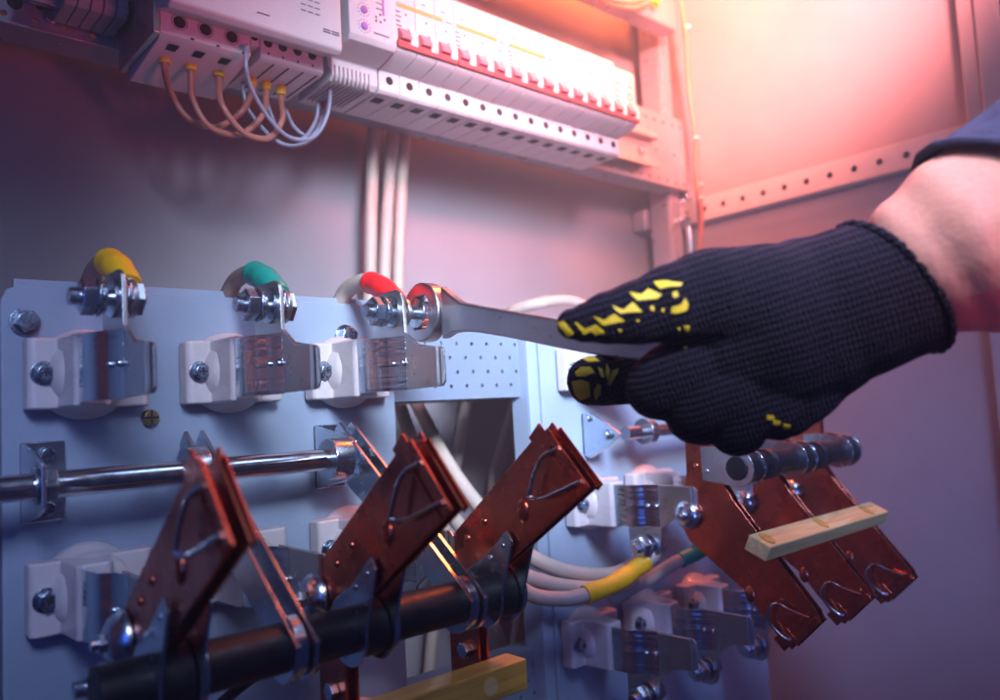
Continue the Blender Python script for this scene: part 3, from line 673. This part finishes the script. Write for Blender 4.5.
m = MB()
for r_ in range(5):
    for c_ in range(3): m.box(.2345 + c_ * .0050, .2380 + c_ * .0050, .4340, .4344, .2610 + r_ * .0040, .2614 + r_ * .0040)
for k in range(2): m.box(.2500, .2552, .4340, .4344, .2525 - k * .0016, .2532 - k * .0016); m.box(.2562, .2614, .4340, .4344, .2525 - k * .0016, .2532 - k * .0016)
m.box(.205, .213, .4340, .4344, .2500, .2505)
m.build('print_marks', 'ink', hood)

# dark terminal block at far left
tb = thing('terminal_block', (.12, .51, .27), 'shaded pink grey block of wire clamps at the top left end of the plate', 'terminal block')
m = MB(); m.box(.1030, .1500, .505, .529, .2700, .330); m.build('base', 'dark', tb, .001)
for k in range(5):
    xk = .1140 + k * .0072
    m = MB(); m.yz([(.528, .2560), (.500, .2560), (.4960, .2600), (.4960, .2640), (.4990, .2750), (.4990, .3300), (.528, .330)], xk, xk + .0068); s = m.build('clamp_segment', 'plasticdk', tb, .0008)
    m = MB(); m.box(xk + .0014, xk + .0054, .4986, .4990, .2675, .2725); m.box(xk + .0014, xk + .0054, .4986, .4990, .277, .283); m.build('wire_opening', 'dark', s)  # openings are flat dark patches, their shade painted on
m = MB(); m.cyl((.1135, .5290, .2590), (.1135, .5270, .2590), .0035); m.cyl((.1440, .5290, .2575), (.1440, .5270, .2575), .0028); m.build('fixing_screw', 'tin', tb, .0004)

# wires of the contactor
for i, (a, b, l) in enumerate(((165, 252, 'nearest the left end'), (191, 266, 'in the middle'), (219, 281, 'nearest the dark gap'))):
    t = thing('wire', at(a, 62 + i * 7, .487), 'brown looped wire under the contactor, starting %s' % l, 'wire', 'brown looped wires under the contactor')
    va = (62, 69, 75)[i]; vb = (84, 88, 93)[i]
    lo = ((187, 112), (213, 133), (205, 121)) if 0 else None
    mid = [((172, 95), (188, 118), (215, 127), (240, 113)), ((193, 100), (210, 127), (240, 134), (262, 116)), ((222, 105), (243, 132), (268, 138), (282, 120))][i]
    Ym = (.500, .488, .478)[i]
    pts = [at(a, va - 8, .485), at(a, va + 8, .485)] + [at(u, v, Ym) for u, v in mid] + [at(b, vb + 8, .492), at(b, vb - 8, .492)]
    m = MB(); m.tube(pts, .0021, n=12); m.build('conductor', 'wirered', t)
    m = MB(); m.tube([at(a, va - 7, .485), at(a, va + 2, .485)], .0036, n=14, sub=1); m.build('ferrule', 'ferrule', t, .0004); m = MB(); m.tube([at(b, vb - 7, .492), at(b, vb + 2, .492)], .0033, n=14, sub=1); m.build('ferrule', 'ferrule', t, .0004)
gw = [([(247, 45, .455), (246, 66, .452), (252, 90, .46), (272, 122, .468), (292, 138, .475), (315, 136, .480), (328, 112, .480), (330, 80, .47), (326, 45, .45)], 'grey wire in the outermost loop from the contactor gap'),
      ([(243, 80, .50), (244, 95, .50), (250, 112, .50), (275, 140, .49), (300, 145, .488), (322, 128, .486), (327, 105, .49), (326, 88, .50)], 'grey wire hanging lowest under the contactor'),
      ([(268, 85, .50), (268, 105, .50), (280, 130, .495), (300, 140, .492), (316, 120, .495), (318, 90, .50), (317, 78, .50)], 'grey wire looping from behind the last brown wire'),
      ([(286, 110, .51), (295, 128, .505), (310, 136, .50), (322, 120, .50), (324, 95, .505), (323, 85, .505)], 'short grey wire rising to the small red marker')]
for p, l in gw: cable([at(*q) for q in p], .00135, l, 'wiregrey', 'thin grey wires under the contactor', 'wire', 10)
m = MB(); m.tube([at(325, 98, .498), at(326, 108, .498)], .0034, sub=1); tag(m.build('wire_marker', 'redplastic', None, .0004), 'small red wire marker on the thin grey wires', 'wire marker')

# upper tray at top right
ut = thing('upper_mounting_plate', (.6, .5, .41), 'pale upper mounting plate with its underside visible at the top edge', 'mounting plate')
m = MB(); m.box(.25, .757, .508, .530, .4290, .4308); m.box(.25, .757, .5080, .5098, .4311, .50); m.box(.25, .757, .5285, .530, .4311, .5); m.build('folded_plate', 'plate', ut, .0008)
uc = thing('cable', at(620, 5, .49), 'dark wires with a yellow tip drooping at the top edge above the breakers', 'cable')
m = MB(); m.tube([at(585, -12, .499), at(605, 2, .499), at(630, 8, .499), at(645, 4, .499), at(655, -3, .499)], .0022); m.tube([at(575, -14, .496), at(605, -2, .496), at(632, 2, .496), at(650, -6, .496)], .0022); m.build('strand', 'wirered', uc)
m = MB(); m.tube([at(655, 4, .497), at(657, -6, .497)], .0050, sub=1); m.build('ferrule', 'ferrule', uc)

# ------------------------------------------------------------------ wrench
wr = thing('wrench', (.255, .30, .05), 'steel open end wrench gripped by the gloved hand, its jaws on the bolt head', 'wrench')
XWR = .2605
hc = Vector((.3570, .0577))
px = [(438, 286), (447, 294), (458, 302), (476, 305.5), (515, 312), (550, 318), (600, 327), (660, 338), (690, 345), (690, 372), (640, 361), (605, 357), (570, 351), (530, 342.5), (500, 336.5), (476, 332.5), (462, 331.5), (450, 333), (440, 339)]
P2 = [(p.y, p.z) for p in [ax(u, v, XWR) for u, v in px]]
m = MB(); m.yz(P2, XWR + .0010, XWR + .0066); m.build('handle', 'wrench', wr, .0013, 4)
m = MB(); N = 48; A = []; B = []
for i in range(N):
    t = 2 * PI * i / N; ro = .0168; k = (t % (PI / 3)) - PI / 6; ri = .0098 / math.cos(k) * math.cos(PI / 6) * 1.06
    A.append((hc.x + ro * math.cos(t), hc.y + ro * math.sin(t))); B.append((hc.x + ri * math.cos(t), hc.y + ri * math.sin(t)))
VA = [[m.bm.verts.new((x, *q)) for q in L] for x in (XWR - .0006, XWR + .0082) for L in (A, B)]
for i in range(N):
    j = (i + 1) % N; a0, b0, a1, b1 = VA
    m.bm.faces.new((a0[i], a0[j], b0[j], b0[i])); m.bm.faces.new((a1[i], b1[i], b1[j], a1[j])); m.bm.faces.new((a0[i], a1[i], a1[j], a0[j])); m.bm.faces.new((b0[i], b0[j], b1[j], b1[i]))
m.build('jaw_ring', 'wrench', wr, .0012, 3)

# ------------------------------------------------------------------ person: arm, glove, sleeve
pe = thing('person', ad(1000, 300, .3), 'bare forearm with black and yellow knitted glove reaching in from the right, holding the wrench', 'person')
def blob(chains, name, m_, parent, voxel, smooth=8, n=20):
    mb = MB()
    for ch in chains:
        pts = [ad(u, v, d) for u, v, d, r in ch]; rad = [r / F * d for u, v, d, r in ch]
        mb2 = MB(); k = len(pts); E = [pts[0]*2 - pts[1]] + pts + [pts[-1]*2 - pts[-2]]; RR = [rad[0]] + rad + [rad[-1]]; Q = []
        for i in range(1, k):
            for s in range(10):
                t = s / 10; a, b, c, d = E[i-1:i+3]
                Q.append((.5 * ((2*b) + (c-a)*t + (2*a-5*b+4*c-d)*t*t + (3*b-a-3*c+d)*t**3), RR[i] + (RR[i+1] - RR[i]) * (t*t*(3-2*t))))
        Q.append((pts[-1], rad[-1]))
        mb2.bm.free()
        rings = []; prev = None
        for i, (q, r) in enumerate(Q):
            d = (Q[min(i+1, len(Q)-1)][0] - Q[max(i-1, 0)][0]).normalized()
            if prev is None: a, b = frame_from(d)
            else: a = (prev - d * prev.dot(d)).normalized(); b = d.cross(a)
            prev = a; rings.append([mb.bm.verts.new(q + (a*math.cos(2*PI*j/n) + b*math.sin(2*PI*j/n)) * r) for j in range(n)])
        for i in range(len(rings)-1):
            for j in range(n): mb.bm.faces.new((rings[i][j], rings[i+1][j], rings[i+1][(j+1)%n], rings[i][(j+1)%n]))
        mb.bm.faces.new(rings[0]); mb.bm.faces.new(rings[-1][::-1])
        mb.ball(Q[0][0], Q[0][1] * .995); mb.ball(Q[-1][0], Q[-1][1] * .995)
    bmesh.ops.recalc_face_normals(mb.bm, faces=mb.bm.faces)
    o = mb.build(name, m_, parent, weld=False, smooth=False)
    r = o.modifiers.new('r', 'REMESH'); r.mode = 'VOXEL'; r.voxel_size = voxel; r.use_smooth_shade = True
    s = o.modifiers.new('s', 'SMOOTH'); s.iterations = smooth; s.factor = .5
    dg = bpy.context.evaluated_depsgraph_get(); nm = bpy.data.meshes.new_from_object(o.evaluated_get(dg)); o.modifiers.clear(); o.data = nm
    nm.shade_smooth()
    return o
# forearm runs on into the hand inside the glove
def cut(o, p, nrm):
    "cuts a closed form open at a plane; returns the rim points in order"
    off = Vector((0, 0, 0)); q = o
    while q: off += q.location; q = q.parent
    bm = bmesh.new(); bm.from_mesh(o.data)
    bmesh.ops.bisect_plane(bm, geom=bm.verts[:] + bm.edges[:] + bm.faces[:], plane_co=p - off, plane_no=nrm, clear_outer=True)
    rim = [v.co + off for v in bm.verts if v.is_boundary]
    bm.to_mesh(o.data); bm.free(); o.data.shade_smooth()
    c = sum(rim, Vector()) / len(rim); a, b = frame_from(nrm)
    rim.sort(key=lambda r: math.atan2((r - c).dot(b), (r - c).dot(a)))
    return [r for i, r in enumerate(rim) if i % max(1, len(rim) // 90) == 0], c
arm = [(1330, 60, .255, 150), (1180, 130, .27, 122), (1060, 200, .285, 108), (970, 245, .295, 95), (930, 265, .300, 79), (893, 288, .3055, 60), (850, 303, .311, 62), (800, 320, .317, 60), (760, 335, .325, 52)]
body = blob([arm, [(760, 335, .325, 30), (700, 350, .328, 24), (680, 360, .328, 20)]], 'body', 'skin', pe, .0016, 12)
gl_ch = [
    [(960, 245, .300, 74), (915, 277, .304, 74), (893, 287, .3055, 74), (850, 303, .311, 77), (815, 316, .316, 82), (775, 330, .320, 84), (735, 340, .324, 74)],     # cuff, back, palm
    [(800, 305, .312, 62), (760, 303, .310, 60), (715, 297, .306, 50), (676, 303, .302, 41), (640, 312, .300, 33), (608, 318, .299, 27), (584, 323, .299, 20), (572, 324, .299, 16)],   # thumb
    [(740, 345, .340, 40), (690, 362, .348, 32), (640, 375, .352, 28), (606, 380, .350, 26), (591, 381, .347, 25)],     # index behind the handle
    [(760, 345, .322, 44), (712, 356, .314, 34), (676, 370, .311, 31), (655, 388, .316, 30), (668, 396, .330, 26)],   # middle finger
    [(785, 365, .322, 44), (740, 384, .312, 34), (708, 400, .311, 31), (694, 414, .318, 29), (704, 420, .332, 26)],
    [(805, 372, .320, 42), (775, 398, .311, 32), (748, 414, .312, 29), (736, 428, .318, 28), (742, 430, .330, 25)],
    [(835, 350, .318, 44), (812, 385, .313, 32), (790, 408, .314, 27), (778, 416, .320, 25)],
]
glove = blob(gl_ch, 'glove', 'knit', pe, .0009, 5)
nrm = (ROT @ Vector((130, 86, 0))).normalized()
rim, rc = cut(glove, ad(891, 286, .3055), nrm)
mb = MB(); R0 = [rc + (r - rc) * (1.0 + .012 * math.sin(i * 1.9)) for i, r in enumerate(rim)]
mb.tube(R0 + [R0[0]], .0016, n=8, sub=2)
hem = mb.build('cuff_hem', 'knit', glove)
arm2 = [(u, v, d, r + 9 + (0 if u > 980 else 0)) for u, v, d, r in arm[:5]]
sl = blob([arm2], 'sleeve', 'sleeve', pe, .0016, 6)
nrm2 = (ROT @ Vector((.61, .79, 0))).normalized()
rim, rc = cut(sl, ad(984, 172, .285), -nrm2)
mb = MB(); mb.tube(rim + [rim[0]], .0019, n=8, sub=2); mb.build('sleeve_hem', 'sleeve', sl)
d = sl.modifiers.new('w', 'DISPLACE'); tx = bpy.data.textures.new('folds', 'CLOUDS'); tx.noise_scale = .025; d.texture = tx; d.strength = .006; d.mid_level = .5

# yellow rubber print laid on the knit
from mathutils.bvhtree import BVHTree
def bvh(o):
    me = o.data; mw = Vector((0, 0, 0)); p = o
    while p: mw += p.location; p = p.parent
    return BVHTree.FromPolygons([v.co + mw for v in me.vertices], [list(f.vertices) for f in me.polygons])
tree = bvh(glove)
def patch(mb, poly, off=.0006):
    "polygon on the glove surface, cut in a fine grid so that it follows the knit"
    bm = bmesh.new(); f = bm.faces.new([bm.verts.new((u, v, 0)) for u, v in poly])
    bmesh.ops.triangulate(bm, faces=bm.faces[:])
    for _ in range(3): bmesh.ops.subdivide_edges(bm, edges=[e for e in bm.edges if e.calc_length() > 2.5], cuts=1, use_grid_fill=True); bmesh.ops.triangulate(bm, faces=bm.faces[:])
    mp = {}; ok = {}
    for v in bm.verts:
        dr_ = ad(v.co.x, v.co.y, 1).normalized(); h = tree.ray_cast(Vector((0, 0, 0)), dr_)
        if h[0] is None: continue
        mp[v.index if v.index >= 0 else id(v)] = None; ok[v] = (h[0] + h[1] * off, h[0] - h[1] * .0004)
    top = {v: mb.bm.verts.new(c[0]) for v, c in ok.items()}
    bot = {v: mb.bm.verts.new(c[1]) for v, c in ok.items()}
    for f in bm.faces:
        if all(v in top for v in f.verts): mb.bm.faces.new([top[v] for v in f.verts])
    for e in bm.edges:
        if len(e.link_faces) == 1 and all(v in top for v in e.verts):
            v1, v2 = e.verts; mb.bm.faces.new((top[v1], top[v2], bot[v2], bot[v1]))
    bm.free()
mb = MB()
S = lambda x, y: (530 + x / 2.915, 220 + y / 2.915)
polys = [
    [(78, 298), (100, 296), (128, 330), (112, 338)],
    [(130, 296), (160, 318), (192, 305), (218, 328), (190, 332), (178, 322), (158, 332)],
    [(184, 280), (215, 292), (245, 274), (276, 294), (225, 304)], [(184, 280), (205, 288), (226, 305), (214, 306)],
    [(238, 250), (272, 262), (300, 240), (328, 268), (285, 270), (262, 274)],
    [(290, 212), (325, 218), (345, 202), (385, 218), (372, 230), (312, 236)],
    [(360, 182), (395, 178), (445, 186), (438, 194), (405, 196), (378, 202)],
    [(415, 212), (428, 208), (434, 220), (424, 228), (415, 222)],
    [(412, 255), (440, 246), (452, 228), (461, 246), (455, 264), (425, 272), (412, 270)],
    [(350, 252), (362, 252), (362, 264), (350, 263)], [(384, 256), (392, 258), (390, 268), (384, 268)], [(450, 308), (464, 310), (462, 321), (450, 320)], [(308, 290), (320, 292), (314, 298)], [(255, 318), (268, 320), (262, 326)], [(430, 314), (438, 316), (434, 322)],
    [(446, 368), (460, 370), (454, 378)],
    # fingertip
    [(124, 472), (150, 466), (172, 474), (176, 512), (150, 524), (134, 510)], [(134, 444), (150, 430), (176, 430), (188, 446), (160, 456), (136, 456)], [(152, 406), (186, 402), (204, 414), (170, 416)],
    [(186, 500), (196, 478), (206, 482), (204, 506), (190, 522)], [(198, 430), (210, 436), (216, 460), (206, 458)], [(222, 420), (232, 440), (228, 470), (220, 452)], [(240, 440), (258, 432), (254, 448), (232, 482), (226, 478)],
]
for p in polys: patch(mb, [S(*q) for q in p])
for u, v in ((776, 422), (786, 426), (770, 417)): patch(mb, [(u - 3, v - 2), (u + 4, v - 1), (u + 3, v + 2), (u - 3, v + 2)])
mb.build('grip_print', 'rubber', glove, ang=60)

# ------------------------------------------------------------------ light
w = bpy.data.worlds.new('World'); SC.world = w; w.use_nodes = True
bg = w.node_tree.nodes['Background']; bg.inputs[0].default_value = (.05, .10, .42, 1); bg.inputs[1].default_value = .10
def area(name, loc, to, size, col, power, sy=None):
    l = bpy.data.lights.new(name, 'AREA'); l.energy = power; l.color = col; l.size = size
    if sy: l.shape = 'RECTANGLE'; l.size_y = sy
    o = bpy.data.objects.new(name, l); COL.objects.link(o); o.location = loc
    o.rotation_euler = (Vector(to) - Vector(loc)).to_track_quat('-Z', 'Y').to_euler(); return o
def spot(name, loc, to, col, power, ang, rad, blend=1):
    l = bpy.data.lights.new(name, 'SPOT'); l.energy = power; l.color = col; l.spot_size = math.radians(ang); l.spot_blend = blend; l.shadow_soft_size = rad
    o = bpy.data.objects.new(name, l); COL.objects.link(o); o.location = loc
    o.rotation_euler = (Vector(to) - Vector(loc)).to_track_quat('-Z', 'Y').to_euler(); return o
def soft(name, loc, to, size, col, power, spread):
    o = area(name, loc, to, size, col, power); o.data.spread = math.radians(spread); return o
soft('key_lamp', (.13, -.10, .28), (.385, .40, .078), .17, (.70, .82, 1.0), 1.4, 45)
soft('left_lamp', (-.06, -.06, .26), (.10, .42, -.01), .14, (.52, .64, 1.0), .15, 44)  # added fill to brighten the leftmost terminals
area('top_softbox', (.42, -.05, .56), (.33, .42, .0), .20, (.42, .62, 1.0), .8)
soft('side_lamp', (.16, -.12, .40), (.58, .32, -.04), .12, (.34, .50, 1.0), .55, 46)
spot('arm_lamp', (.18, -.12, .30), ad(975, 235, .285), (1.0, .50, .44), 3.6, 24, .04)  # added spot that only brightens the forearm
spot('warm_lamp', (.34, .0, .40), (.80, .42, .44), (1.0, .28, .24), 190, 46, .05)
spot('pink_lamp', (.26, -.08, .42), (.44, .45, .31), (1.0, .34, .42), 52, 36, .05)
spot('red_lamp', (.36, -.10, .03), (.30, .50, .34), (1.0, .07, .14), 15, 40, .08)  # added red fill to lift the upper wall and device undersides
bpy.data.lights['red_lamp'].specular_factor = .1
area('amber_lamp', (.66, .38, .57), (.64, .60, .42), .10, (1.0, .16, .03), 6.0)
soft('glow_lamp', (.52, .30, .45), (.62, .55, .30), .07, (1.0, .24, .10), 1.35, 110)  # added out of view to make the top of the haze glow
soft('low_blue_lamp', (.15, -.20, -.15), (.70, .35, -.10), .15, (.20, .32, 1.0), .12, 60)  # added blue fill for the lower side wall
bpy.data.lights['glow_lamp'].specular_factor = .3
area('blue_fill', (-.35, -.15, .05), (.2, .42, 0), .35, (.05, .18, 1.0), .6)
# added haze volume, stands in for the warm veil of lens flare
hz = MB().box(-.7, 1.2, -.75, .72, -.8, 1.1).build('haze', 'dark', None, smooth=False)
hm = bpy.data.materials.new('haze'); hm.use_nodes = True; nt = hm.node_tree; nt.nodes.clear()
ou = nt.nodes.new('ShaderNodeOutputMaterial'); pv = nt.nodes.new('ShaderNodeVolumePrincipled')
pv.inputs['Density'].default_value = .12; pv.inputs['Color'].default_value = (1, .85, .85, 1); nt.links.new(pv.outputs[0], ou.inputs['Volume'])
hz.data.materials.clear(); hz.data.materials.append(hm); hz['kind'] = 'stuff'; hz['label'] = 'faint haze volume added for a warm veil of light'; hz['category'] = 'haze'
SC.view_settings.view_transform = 'Standard'; SC.view_settings.look = 'None'; SC.view_settings.exposure = 0; SC.view_settings.gamma = 1
SC.cycles.use_denoising = True
